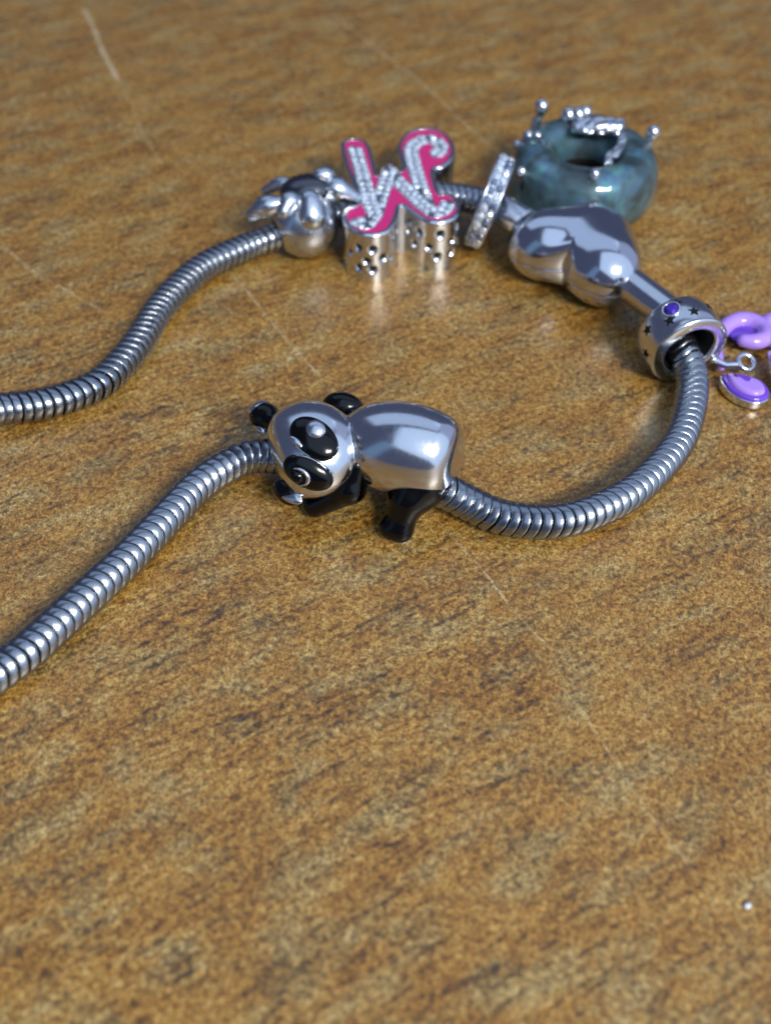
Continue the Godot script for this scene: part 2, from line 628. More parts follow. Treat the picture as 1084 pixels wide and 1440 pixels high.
# ------------------------------------------------------------------ the chain's centre line
func build_path() -> void:
	var pts := []
	for p in [[-31, 1.55, 17.6], [-27.5, 1.55, 14.5], [-25.4, 1.55, 11.7], [-23.4, 1.55, 8.8], [-21.4, 1.55, 5.9], [-19.6, 1.55, 3.0], [-17.8, 1.55, -0.1], [-16.2, 1.6, -2.7], [-14.1, 1.8, -4.7], [-11.4, 2.4, -5.7], [-7.0, 2.9, -4.6],
			[-1.0, 3.0, -3.0], [4.2, 2.7, -1.7], [7.0, 2.0, -0.6], [9.6, 1.6, 0.6], [12.7, 1.55, 1.1], [15.4, 1.55, 0.8], [18.2, 1.55, -0.4], [21.2, 1.55, -2.4], [24.2, 1.55, -5.5], [26.6, 1.55, -9.0], [28.3, 1.6, -13.2], [28.95, 2.0, -16.5],
			[28.5, 2.9, -19.4], [27.7, 3.5, -23.2], [25.42, 3.6, -27.98], [20.5, 3.7, -34.0], [14.9, 3.8, -39.2], [12.4, 4.0, -41.9], [9.0, 3.9, -43.9], [5.0, 3.7, -44.8], [0.0, 3.5, -44.2], [-4.5, 3.4, -42.0], [-8.7, 3.2, -39.7], [-12.4, 2.2, -38.9],
			[-14.4, 1.7, -38.4], [-16.8, 1.55, -36.8], [-19.4, 1.55, -34.5], [-21.4, 1.55, -31.2], [-23.1, 1.55, -27.3], [-24.2, 1.55, -22.7], [-25.4, 1.55, -19.1], [-27.1, 1.55, -15.9], [-29.9, 1.55, -13.9], [-32.8, 1.55, -12.9], [-35.6, 1.55, -12.4],
			[-39.8, 1.55, -11.0], [-43.2, 1.55, -5.5], [-44.2, 1.55, 2.5], [-42.6, 1.55, 11.0], [-38.6, 1.55, 17.0], [-34.6, 1.55, 18.9]]:
		pts.append(Vector3(p[0], p[1], p[2]))
	var n := pts.size()
	var total := 0.0
	for k in n:
		for j in 24:
			var q: Vector3 = (pts[k] as Vector3).cubic_interpolate(pts[(k + 1) % n], pts[(k + n - 1) % n], pts[(k + 2) % n], j / 24.0)
			if path.size():
				total += q.distance_to(path[path.size() - 1])
			path.append(q)
			path_s.append(total)

func along(s: float) -> Array:   # [point, tangent] at that length
	var k := clampi(path_s.bsearch(s), 1, path.size() - 2)
	var t := inverse_lerp(path_s[k - 1], path_s[k], s)
	return [path[k - 1].lerp(path[k], t), (path[k + 1] - path[maxi(k - 2, 0)]).normalized()]

# ------------------------------------------------------------------ snake chain, end caps and heart clasp
func build_bracelet() -> void:
	var t := thing("snake_chain_bracelet", "silver snake chain bracelet with smooth heart clasp winding across the table", "bracelet")
	# one ring of the chain: a band whose edges wave along the chain as the rings hook into each other
	var prof := [Vector2(-0.40, 1.05), Vector2(-0.42, 1.28), Vector2(-0.41, 1.38), Vector2(-0.36, 1.44), Vector2(-0.2, 1.49), Vector2(0.02, 1.53), Vector2(0.22, 1.55), Vector2(0.34, 1.54), Vector2(0.41, 1.49), Vector2(0.43, 1.40), Vector2(0.41, 1.05)]
	var fn := func(u: float, v: float) -> Vector3:
		var p: Vector2 = prof[int(round(v * (prof.size() - 1)))]
		var th := u * TAU
		var wave := 0.30 * sin(2.0 * th - 0.3)
		return Vector3(p.y * cos(th), p.x * 0.94 + wave, p.y * sin(th))
	var ring := made(grid(fn, 40, prof.size() - 1, true))
	var pitch := 0.84
	var total := path_s[path_s.size() - 1]
	var n := int(total / pitch)
	for k in n:
		var a := along((k + 0.5) * total / n)
		var p: Vector3 = a[0]
		# rings that are wholly inside a charm, a cap or the clasp are left out
		if p.x > 11.5 and p.z < -24.5 and p.x < 28.5 and p.y > 3.3:
			continue
		if p.distance_to(Vector3(-8.7, 3.2, -39.6)) < 2.2 or (p.z < -38 and p.x > -3.5 and p.x < 5.0):
			continue
		if p.x > -6.5 and p.x < 3.0 and p.z > -6 and p.z < 0 and p.y > 2.5:
			continue
		part("chain_link", ring, mat.chain_silver, t, Transform3D(frame(a[1]), p))
	var core_pts := []
	var core_r := []
	for k in range(0, path.size(), 8):
		core_pts.append(path[k])
		core_r.append(1.1)
	core_pts.append(path[0])
	core_r.append(1.1)
	part("chain_core", made(tube(core_pts, core_r, 12)), mat.oxide_and_shade, t)
	# plain cylindrical end caps
	for e in [[Vector3(12.0, 4.1, -42.1), Vector3(15.3, 3.8, -38.9), 1.75], [Vector3(24.6, 3.6, -28.9), Vector3(27.9, 3.65, -23.6), 1.72]]:
		var a: Vector3 = e[0]
		var b: Vector3 = e[1]
		var r: float = e[2]
		var h := a.distance_to(b)
		var pr := [Vector2(1.1, 0.1), Vector2(1.2, 0.0), Vector2(r - 0.2, 0.0), Vector2(r - 0.17, 0.0), Vector2(r - 0.05, 0.05), Vector2(r, 0.17), Vector2(r, 0.2), Vector2(r, h * 0.5), Vector2(r, h - 0.2), Vector2(r, h - 0.17), Vector2(r - 0.05, h - 0.05), Vector2(r - 0.17, h), Vector2(r - 0.2, h), Vector2(1.2, h), Vector2(1.1, h - 0.1)]
		part("end_cap", made(lathe(pr, 48)), mat.silver, t, Transform3D(frame(b - a), a))
	# heart clasp: two round lobes that meet in a cleft towards the front left, with a seam at mid height
	var l1 := Vector3(16.5, 3.75, -35.2)
	var l2 := Vector3(22.6, 3.7, -30.6)
	var heart := func(p: Vector3) -> float:
		var d := smin(ell(p, l1, Vector3(3.6, 3.55, 3.6)), ell(p, Vector3(21.2, 3.8, -35.1), Vector3(5.3, 3.85, 5.5)), 2.2)
		d = smin(d, ell(p, l2, Vector3(3.6, 3.55, 3.7)), 2.4)
		# the cleft cut in from the front
		var c := Vector3(17.9, 3.75, -30.6)
		var dir := Vector3(0.67, 0, -0.74)
		var along_c := (p - c).dot(dir)
		var side := absf((p - c).dot(Vector3(0.74, 0, 0.67)))
		var wedge := (side - 0.95 * (1.0 - along_c)) * 0.72
		d = smax(d, -wedge, 0.7)
		return d + 0.10 * exp(-pow((p.y - 3.3) / 0.11, 2.0))
	part("heart_clasp", made(nets(heart, Vector3(12.3, -0.2, -41.8), Vector3(27.5, 7.9, -25.8), 0.16)), mat.polished_silver, t)

# ------------------------------------------------------------------ panda charm
func build_panda() -> void:
	var t := thing("panda_charm", "silver panda charm with black enamel eyes, ears and legs threaded on the chain", "charm", Vector3(-1.5, 0, -2.8))
	t.rotation.y = -atan2(0.275, 0.961)
	var hb := frame(Vector3(-0.12, 0.86, 0.50))
	var hi := hb.transposed()
	var head_c := Vector3(-4.7, 5.8, 0.95)
	var head_r := Vector3(4.35, 3.1, 4.1)
	var endn := Vector3(0.985, 0.06, 0.12).normalized()
	var head := func(p: Vector3) -> float:
		return smax(ell(p, head_c, head_r, hi), (p - Vector3(-8.75, 6.0, 0.75)).dot(Vector3(-0.80, -0.05, 0.60)), 1.4)
	var body := func(p: Vector3) -> float:
		var b := ell(p, Vector3(3.0, 5.6, -1.35), Vector3(6.2, 4.15, 3.85))
		b = smax(b, (p - Vector3(7.5, 5.6, -1.35)).dot(endn), 1.5)
		var d := smin(b, head.call(p), 0.16)
		return smax(d, cap(p, Vector3(-12, 2.9, 0.2), Vector3(11, 2.6, 0.2), 1.75, 1.75) * -1.0, 0.25)
	part("body", made(nets(body, Vector3(-9.8, 0.6, -5.8), Vector3(8.2, 10.2, 6.0), 0.2)), mat.silver, t)
	# the black patches round the eyes: low domes of enamel sunk in the face
	for e in [[Vector3(-3.75, 8.65, 2.2), Vector3(2.25, 0.75, 1.55), 0.50], [Vector3(-3.6, 6.7, 4.55), Vector3(2.15, 0.7, 1.35), 0.42]]:
		var q: Vector3 = hi * ((e[0] as Vector3) - head_c)
		var nrm: Vector3 = hb * (q / (head_r * head_r)).normalized()
		var on: Vector3 = head_c + hb * (q / (q / head_r).length())
		var fb := frame(nrm, Vector3(0, 0, 1)) * Basis(Vector3.UP, 0.0)
		# long axis towards the chin
		var lx := Vector3(1, -0.1, e[2])
		lx = (lx - nrm * lx.dot(nrm)).normalized()
		fb = Basis(lx, nrm, lx.cross(nrm))
		var patch := part("eye_patch", made(ball(on - nrm * 0.28, e[1], fb, 40, 24)), mat.black_enamel, t)
		# a thin silver wall round the enamel
		var er: Vector3 = e[1]
		var rim := func(u: float, v: float) -> Vector3:
			var an := u * TAU
			var k := 1.02 + 0.06 * cos(v * TAU)
			var o := on + fb * Vector3(er.x * 0.97 * k * cos(an), 0, er.z * 0.97 * k * sin(an))
			var oq: Vector3 = hi * (o - head_c)
			var len := (oq / head_r).length()
			return head_c + hb * (oq / len) + nrm * (0.06 + 0.16 * sin(v * TAU))
		part("rim", made(grid(rim, 56, 8, true, true)), mat.silver, patch)
		if e[2] > 0.45:
			part("eye", made(ball(on + nrm * 0.30 + fb * Vector3(-0.25, 0, -0.55), Vector3(0.82, 0.42, 0.78), fb, 28, 16)), mat.worn_silver, patch)
			part("eyelid", made(ball(on + nrm * 0.06 + fb * Vector3(-0.75, 0, 1.15), Vector3(0.75, 0.25, 0.28), fb, 24, 12)), mat.silver, patch)
		else:
			var lid := []
			var lid_r := []
			for k in 12:
				var an := lerpf(-2.3, 1.0, k / 11.0)
				lid.append(on + nrm * 0.36 + fb * Vector3(-0.55 + 0.85 * cos(an), 0, 0.45 + 0.66 * sin(an)))
				lid_r.append(0.06 + 0.15 * sin(PI * k / 11.0))
			part("eyelid", made(tube(lid, lid_r, 12)), mat.silver, patch)
			part("eye", made(ball(on + nrm * 0.26 + fb * Vector3(-0.65, 0, 0.5), Vector3(0.6, 0.34, 0.5), fb, 24, 14)), mat.black_enamel, patch)
	# ears: black in front, a silver shell behind
	var e1 := func(p: Vector3) -> float:
		return smin(ell(p, Vector3(-10.0, 5.1, -2.35), Vector3(1.35, 1.3, 1.2)), cap(p, Vector3(-9.7, 5.1, -2.2), Vector3(-7.9, 5.4, -1.3), 1.0, 1.1), 0.4)
	var ear := part("ear", made(nets(e1, Vector3(-11.8, 3.4, -4.2), Vector3(-6.4, 7.0, 0.2), 0.15)), mat.black_enamel, t)
	part("ear_back", made(ball(Vector3(-10.55, 5.55, -2.75), Vector3(1.05, 0.62, 0.95), frame(Vector3(-0.5, 0.6, -0.4)))), mat.silver, ear)
	part("ear_base", made(ball(Vector3(-10.05, 4.7, -1.25), Vector3(0.85, 0.35, 0.4), frame(Vector3(-0.5, 0.5, 0.7)))), mat.silver, ear)
	ear = part("ear", made(ball(Vector3(-5.7, 3.5, 4.1), Vector3(1.5, 0.75, 1.0), frame(Vector3(-0.3, 0.5, 0.75)))), mat.black_enamel, t)
	part("ear_back", made(ball(Vector3(-5.4, 3.75, 4.5), Vector3(1.4, 0.34, 0.6), frame(Vector3(-0.2, 0.8, 0.55)))), mat.silver, ear)
	# black enamel legs
	var arm := func(p: Vector3) -> float:
		return smin(cap(p, Vector3(-0.6, 5.4, 1.2), Vector3(-0.9, 3.6, 2.2), 1.15, 1.3), cap(p, Vector3(-0.9, 3.4, 2.2), Vector3(-3.8, 1.3, 2.9), 1.3, 1.15), 0.5)
	part("leg", made(nets(arm, Vector3(-5.8, -0.1, -0.6), Vector3(1.2, 7.0, 4.8), 0.17)), mat.black_enamel, t)
	var far_arm := func(p: Vector3) -> float:
		return smin(ell(p, Vector3(-3.7, 5.3, -5.0), Vector3(1.9, 1.5, 1.3)), cap(p, Vector3(-3.7, 4.6, -4.8), Vector3(-4.0, 1.0, -5.0), 1.2, 1.0), 0.6)
	part("leg", made(nets(far_arm, Vector3(-6.2, -0.1, -6.8), Vector3(-1.4, 7.2, -3.0), 0.17)), mat.black_enamel, t)
	var hind := func(p: Vector3) -> float:
		var d := smin(ell(p, Vector3(4.5, 4.0, 1.3), Vector3(2.3, 2.0, 1.35)), cap(p, Vector3(4.0, 3.2, 2.0), Vector3(3.55, 1.2, 3.0), 1.6, 1.2), 1.0)
		d = smin(d, cap(p, Vector3(2.9, 0.95, 3.4), Vector3(3.9, 0.95, 3.5), 0.95, 0.95), 0.8)
		return smax(d, 0.02 - p.y, 0.2)
	var leg := part("leg", made(nets(hind, Vector3(1.2, -0.1, -0.8), Vector3(7.4, 6.6, 5.2), 0.17)), mat.black_enamel, t)
	var sole := func(p: Vector3) -> float:
		return smax(hind.call(p) - 0.05, p.y - 0.55, 0.15)
	part("sole", made(nets(sole, Vector3(1.0, -0.3, 1.0), Vector3(6.0, 1.0, 5.4), 0.14)), mat.silver, leg)
	var far_hind := func(p: Vector3) -> float:
		return smax(smin(ell(p, Vector3(4.5, 3.6, -4.0), Vector3(2.1, 1.9, 1.2)), cap(p, Vector3(4.0, 3.0, -4.4), Vector3(3.6, 1.0, -5.2), 1.4, 1.0), 0.9), 0.02 - p.y, 0.2)
	part("leg", made(nets(far_hind, Vector3(1.6, -0.1, -6.8), Vector3(7.2, 6.0, -2.2), 0.2)), mat.black_enamel, t)

# ------------------------------------------------------------------ letter charm
func build_letter() -> void:
	var t := thing("letter_charm", "silver letter M charm with pink enamel face set with clear stones", "charm", Vector3(1.5, 0, -43.5))
	var h := 6.0
	var pts := pairs([-6.7, -8.1, -6.3, -9.4, -5.1, -10.0, -4.0, -9.5, -3.3, -8.2, -2.8, -5.3, -2.3, -2.0, -1.8, -3.6, -1.2, -4.5, -0.4, -3.9, 0.1, -2.8, 0.3, -4.3, -0.1, -6.7, 0.0, -8.9, 0.8, -11.0, 1.9, -12.0, 3.5, -12.4, 5.2, -11.6, 6.2, -9.7, 6.5, -7.0, 5.9, -4.8, 5.0, -3.5, 4.0, -2.7])
	pts.append_array(pairs([4.4, 1.5, 5.2, 1.6, 6.1, 2.5, 6.5, 4.0, 6.4, 5.7, 5.6, 6.9, 4.4, 7.5, 3.3, 7.5, 2.3, 6.9, 1.3, 5.7, 0.2, 4.4, -0.2, 6.5, -0.9, 8.7, -1.9, 9.6, -3.1, 9.9, -4.5, 9.4, -5.6, 8.1, -6.1, 6.2, -5.8, 4.8, -4.6, 3.8, -4.6, 2.5, -5.2, -0.4, -6.0, -3.6]))
	var line := smooth_loop(pts, 14)
	var nrm := outward(line)
	var n := line.size()
	var dimples := []   # x and height of the pits drilled in the two round ends, found again on the front of the outline
	for q in [[-4.45, 4.2], [-2.75, 4.25], [-3.6, 2.75], [-4.5, 1.75], [-2.75, 1.75], [-1.6, 3.0], [-5.45, 3.1], [-0.75, 2.4], [-0.5, 4.6], [1.9, 4.2], [4.4, 4.5], [3.0, 2.8], [1.5, 2.4], [4.2, 1.8], [5.75, 3.3], [6.25, 4.6], [5.7, 1.8], [-5.9, 1.4], [6.45, 2.6], [0.8, 3.4]]:
		var best := -1
		for k in n:
			if absf(line[k].x - q[0]) < 0.13 and (best < 0 or line[k].y > line[best].y):
				best = k
		if best >= 0:
			dimples.append([line[best], q[1]])
	var rows := 56
	var wall := func(u: float, v: float) -> Vector3:
		var k := int(round(u * n)) % n
		var p := line[k]
		var y := 0.02 + v * (h - 0.02)
		var inset := 0.0
		var edge := h - y
		if edge < 0.25:
			inset = 0.25 - sqrt(maxf(0.0, 0.0625 - pow(0.25 - edge, 2)))
		for dm in dimples:
			var r2: float = p.distance_squared_to(dm[0]) + (y - dm[1]) * (y - dm[1])
			if r2 < 0.6:
				inset += 0.40 * exp(-pow(r2 / 0.18, 2.0))
		p -= nrm[k] * inset
		return Vector3(p.x, y, p.y)
	part("letter_body", made(grid(wall, n, rows, true)), mat.silver, t)
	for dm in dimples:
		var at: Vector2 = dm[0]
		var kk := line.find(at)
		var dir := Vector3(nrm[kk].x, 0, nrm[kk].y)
		part("dark_inset", made(ball(Vector3(at.x, dm[1], at.y) - dir * 0.29, Vector3(0.36, 0.12, 0.36), frame(dir), 16, 8)), mat.oxide_and_shade, t)  # black disc painting the shade at the bottom of each dimple
	# the silver edge of the face and the step down to the enamel
	var lip := Shape.new()
	var edges := [[0.24, h - 0.001, Vector3.UP], [0.48, h - 0.01, Vector3.UP], [0.52, h - 0.05, Vector3.ZERO], [0.53, h - 0.3, Vector3.ZERO]]
	for e in edges:
		for k in n:
			var p: Vector2 = line[k] - nrm[k] * e[0]
			lip.v.append(Vector3(p.x, e[1], p.y))
			lip.n.append(Vector3.UP if e[2] == Vector3.UP else Vector3(-nrm[k].x, 0.3, -nrm[k].y).normalized())
	for a in edges.size() - 1:
		for k in n:
			var p := a * n + k
			var q := a * n + (k + 1) % n
			lip.i.append_array(PackedInt32Array([p, q, q + n, p, q + n, p + n]))
	part("face_rim", made(lip), mat.silver, t)
	var inner := PackedVector2Array()
	for k in range(0, n, 5):
		inner.append(line[k] - nrm[k] * 0.46)
	var face := Shape.new()
	for poly in Geometry2D.offset_polygon(inner, -0.02):
		if poly.size() > 40:
			face.join(plate(poly, h - 0.5, h - 0.10, 0.02))
	part("enamel_face", made(face), mat.pink_enamel, t)
	# strokes of the letter, a bed of bead setting with a row of stones
	var strokes := [pairs([-5.0, -7.2, -4.4, -3.9, -3.7, 0.4, -3.2, 3.5, -2.6, 6.0]), pairs([-4.5, 7.3, -3.5, 7.8, -2.6, 6.0]), pairs([-2.6, 6.0, -2.1, 3.0, -1.6, 0.2, -1.1, -2.8]), pairs([-1.1, -2.8, 0.1, -0.1, 1.1, 1.7, 2.2, 3.8, 3.3, 5.4]), pairs([4.3, -6.3, 4.9, -7.6, 4.2, -9.3, 2.7, -9.4, 1.5, -7.6, 1.6, -4.8, 2.0, -1.7, 2.5, 1.5, 3.3, 5.4, 4.6, 5.2, 5.2, 3.9])]
	var bed := Shape.new()
	var gem := gem_mesh(0.45)
	var placed := []
	for s in strokes:
		var c := PackedVector2Array()
		for k in s.size() - 1:
			for j in 10:
				c.append((s[k] as Vector2).cubic_interpolate(s[k + 1], s[maxi(k - 1, 0)], s[mini(k + 2, s.size() - 1)], j / 10.0))
		c.append(s[-1])
		for poly in Geometry2D.offset_polyline(c, 0.90, Geometry2D.JOIN_ROUND, Geometry2D.END_ROUND):
			if not Geometry2D.is_polygon_clockwise(poly):
				bed.join(plate(poly, h - 0.4, h - 0.02 - 0.004 * strokes.find(s), 0.08))
		var left := 0.0
		for k in c.size() - 1:
			var step := c[k].distance_to(c[k + 1])
			left -= step
			if left <= 0.0:
				left = 0.86
				var fwd := (c[k + 1] - c[k]).normalized()
				for sd in [-1.0, 1.0]:
					var gp: Vector2 = c[k] + fwd.orthogonal() * sd * 0.43 + fwd * sd * 0.12
					var free := true
					for o in placed:
						if (o as Vector2).distance_to(gp) < 0.74:
							free = false
					if not free:
						continue
					placed.append(gp)
					part("crystal", gem, mat.crystal, t, Transform3D(Basis(Vector3.UP, gp.x * 3.0 + gp.y).rotated(Vector3.RIGHT, 0.16 * sin(gp.y * 9.0)), Vector3(gp.x, h + 0.03, gp.y)))
					var bp: Vector2 = gp + fwd * 0.43 + fwd.orthogonal() * sd * 0.22
					bed.join(ball(Vector3(bp.x, h + 0.02, bp.y), Vector3(0.15, 0.2, 0.15), Basis(), 10, 6))
	part("stone_setting", made(bed), mat.worn_silver, t)

func gem_mesh(r: float) -> ArrayMesh:   # a round brilliant's crown: table, eight crown facets, girdle
	var st := Shape.new()
	var ring := func(rad: float, y: float, n: int, off: float) -> Array:
		var o := []
		for k in n:
			var a := TAU * (k + off) / n
			o.append(Vector3(rad * cos(a), y, rad * sin(a)))
		return o
	var top: Array = ring.call(r * 0.52, r * 0.42, 8, 0.0)
	var mid: Array = ring.call(r * 0.84, r * 0.20, 8, 0.5)
	var low: Array = ring.call(r, 0.0, 8, 0.0)
	var base: Array = ring.call(r * 0.9, -r * 0.4, 8, 0.0)
	var tri := func(a: Vector3, b: Vector3, c: Vector3) -> void:
		var nn := (b - a).cross(c - a).normalized()
		if nn.dot(a + b + c + Vector3(0, r, 0)) < 0:
			nn = -nn
		for p in [a, b, c]:
			st.i.append(st.v.size())
			st.v.append(p)
			st.n.append(nn)
	for k in 8:
		var j := (k + 1) % 8
		tri.call(Vector3(0, r * 0.42, 0), top[k], top[j])
		tri.call(top[k], top[j], mid[k])
		tri.call(mid[k], top[j], low[j])
		tri.call(mid[k], top[k], low[k])
		tri.call(mid[k], low[k], low[j])
		tri.call(low[k], low[j], base[k])
		tri.call(low[j], base[j], base[k])
	return made(st)

# ------------------------------------------------------------------ ball charm with a spread flower on top
func build_flower_ball() -> void:
	var c := Vector3(-8.68, 0, -39.42)
	var t := thing("flower_ball_charm", "round silver ball charm crowned by spread pointed petals, left of the pink letter", "charm", c)
	var o := Vector3(0, 3.75, 0)
	var ax := Vector3(0.93, 0.05, -0.36).normalized()
	var sphere := func(p: Vector3) -> float:
		var d := ell(p, o, Vector3(3.75, 3.7, 3.75))
		var q := p - Vector3(0, 3.3, 0)
		return smax(d, 1.7 - (q - ax * q.dot(ax)).length(), 0.3)
	part("ball", made(nets(sphere, Vector3(-4.2, -0.2, -4.2), Vector3(4.2, 7.9, 4.2), 0.19)), mat.worn_silver, t)
	part("crown", made(ball(Vector3(0.1, 7.0, -1.2), Vector3(2.8, 1.5, 2.3), frame(Vector3(-0.15, 1, -0.1)))), mat.dark_silver, t)
	# petals: base and tip
	for e in [[Vector3(-2.6, 6.6, 0.9), Vector3(-5.7, 5.1, 0.7), 0.9, 0.55], [Vector3(-0.9, 7.1, 0.4), Vector3(-2.0, 6.4, 2.1), 0.75, 0.6], [Vector3(0.6, 7.2, 0.2), Vector3(0.9, 5.8, 2.1), 1.05, 1.25], [Vector3(2.2, 7.0, -1.4), Vector3(5.3, 6.1, -1.2), 1.05, 0.6], [Vector3(1.2, 7.6, -1.8), Vector3(2.3, 8.0, -2.2), 0.6, 0.8], [Vector3(-1.4, 7.2, -2.2), Vector3(-4.4, 5.9, -2.8), 0.55, 0.42]]:
		var a: Vector3 = e[0]
		var b: Vector3 = e[1]
		var bend := (a + b) * 0.5 + Vector3(0, 0.35, 0)
		part("petal", made(tube([a, a.lerp(bend, 0.5), bend, bend.lerp(b, 0.5), b], [e[2] * 0.9, e[2] * 1.3, e[2] * 1.35, lerpf(e[2], e[3], 0.6) * 1.3, e[3] * 1.25], 20)), mat.worn_silver, t)

# ------------------------------------------------------------------ spacer ring set with stones
func build_stone_ring() -> void:
	var t := thing("stone_spacer_ring", "slim silver spacer ring covered in tiny stones beside the clasp's end cap", "spacer", Vector3(11.3, 5.05, -41.4))
	var axis := Vector3(0.93, -0.27, 0.25).normalized()
	var b := frame(axis)
	var r := 5.0
	var w := 1.05
	var prof := [Vector2(2.3, -w + 0.1), Vector2(2.4, -w), Vector2(r - 0.35, -w), Vector2(r - 0.12, -w + 0.03), Vector2(r, -w + 0.13), Vector2(r + 0.02, -w + 0.25), Vector2(r - 0.06, -w + 0.34), Vector2(r - 0.12, -w + 0.4), Vector2(r - 0.12, 0), Vector2(r - 0.12, w - 0.4), Vector2(r - 0.06, w - 0.34), Vector2(r + 0.02, w - 0.25), Vector2(r, w - 0.13), Vector2(r - 0.12, w - 0.03), Vector2(r - 0.35, w), Vector2(2.4, w), Vector2(2.3, w - 0.1)]
	part("band", made(lathe(prof, 72, true)), mat.worn_silver, t, Transform3D(b, Vector3.ZERO))
	var gem := gem_mesh(0.47)
	var rng := RandomNumberGenerator.new()
	rng.seed = 4
	var n := 32
	var beads := Shape.new()
	for row in 2:
		for k in n:
			var a := TAU * (k + 0.5 * row) / n
			var d := Vector3(cos(a), 0, sin(a))
			var gb := frame(d, Vector3.UP)
			part("stone", gem, mat.crystal if rng.randf() < 0.7 else mat.blue_crystal, t, Transform3D(b * gb, b * (d * (r - 0.08) + Vector3(0, (row - 0.5) * 0.82, 0))))
			var a2 := TAU * (k + 0.5 * row + 0.5) / n
			beads.join(ball(Vector3(cos(a2) * r, (row - 0.5) * 0.9, sin(a2) * r), Vector3.ONE * 0.17, Basis(), 8, 6), Transform3D(b, Vector3.ZERO))
	part("stone_setting", made(beads), mat.silver, t)

# ------------------------------------------------------------------ glass bead with silver decoration
func build_glass_bead() -> void:
	var c := Vector3(22.6, 0, -48.6)
	var t := thing("glass_bead_charm", "round sea green glass bead with silver leaves and droplets behind the heart clasp", "charm", c)
	for shell in 2:
		var prof := []
		var q := 0.0 if shell == 0 else 0.75
		for k in 28:
			var a := TAU * k / 28.0
			var ca := cos(a)
			var sa := sin(a)
			prof.append(Vector2(5.6 + signf(ca) * pow(absf(ca), 0.85) * (2.8 - q), 3.9 + signf(sa) * pow(absf(sa), 0.85) * (3.85 - q)))
		part("clear_glass" if shell == 0 else "foil_core", made(lathe(prof, 72, true)), mat.clear_glass if shell == 0 else mat.foil_glass, t)
	part("hole_shade_sleeve", made(lathe([Vector2(2.72, 0.25), Vector2(2.74, 0.4), Vector2(2.74, 4.6), Vector2(2.6, 4.7), Vector2(2.55, 4.5), Vector2(2.55, 0.3)], 48, true)), mat.oxide_and_shade, t)  # added black sleeve, paints the shade down inside the bead's hole
	# droplets on stalks
	for e in [[Vector3(-5.0, 6.2, -7.0), Vector3(-4.5, 8.0, -7.3), 0.85], [Vector3(7.0, 6.0, -1.5), Vector3(7.5, 7.8, -1.8), 0.8], [Vector3(-0.3, 6.4, 6.2), Vector3(-0.2, 7.6, 6.6), 0.6], [Vector3(-6.6, 4.5, 3.0), Vector3(-7.6, 6.0, 3.4), 0.62]]:
		part("stalk", made(tube([e[0], e[0].lerp(e[1], 0.5), e[1]], [0.6, 0.5, 0.46], 12)), mat.worn_silver, t)
		part("droplet", made(ball(e[1] + Vector3(0, 0.3, 0), Vector3(e[2], e[2] * 1.2, e[2]))), mat.silver, t)
	# a cluster of droplets on the left shoulder and on the back
	for p in [[-6.3, 7.0, -3.0, 0.72], [-5.4, 7.3, -2.4, 0.62], [-6.9, 6.1, -1.8, 0.6], [-6.0, 6.5, -1.2, 0.62], [-5.0, 6.9, -1.0, 0.58], [-7.4, 5.8, -3.4, 0.55],
			[-1.6, 8.2, -5.4, 0.95], [-0.6, 8.5, -5.0, 0.85], [0.4, 8.3, -6.0, 0.8]]:
		part("droplet", made(ball(Vector3(p[0], p[1], p[2]), Vector3(p[3], p[3] * 1.15, p[3]))), mat.silver, t)
	# crumpled leaves laid over the rim to the hole
	for e in [[Vector3(0.6, 8.1, -3.6), Vector3(2.0, 0.8, 1.5), 0.3], [Vector3(2.2, 8.2, -3.3), Vector3(1.8, 0.9, 1.6), -0.4], [Vector3(1.2, 7.9, -2.5), Vector3(1.4, 0.6, 0.7), 0.1], [Vector3(3.4, 8.0, -3.0), Vector3(1.2, 1.0, 1.6), -0.5],
			[Vector3(4.0, 8.0, -0.6), Vector3(0.55, 0.5, 1.6), -0.35], [Vector3(3.2, 7.9, 1.4), Vector3(0.5, 0.45, 2.0), -0.45], [Vector3(2.3, 7.3, 1.9), Vector3(0.55, 0.5, 1.7), -0.3]]:
		var rr: Vector3 = e[1]
		var turn := Basis(Vector3.UP, e[2])
		var leaf := func(u: float, v: float) -> Vector3:
			var th := u * TAU
			var ph := v * PI
			var d := Vector3(sin(ph) * cos(th), cos(ph), sin(ph) * sin(th))
			var k := 1.0 + 0.24 * sin(5.0 * d.x + 3.0 * d.z + rr.x * 9.0) * sin(4.0 * d.z + 1.0)
			return turn * (d * rr * k) + e[0]
		part("leaf", made(grid(leaf, 28, 16, true)), mat.silver, t)

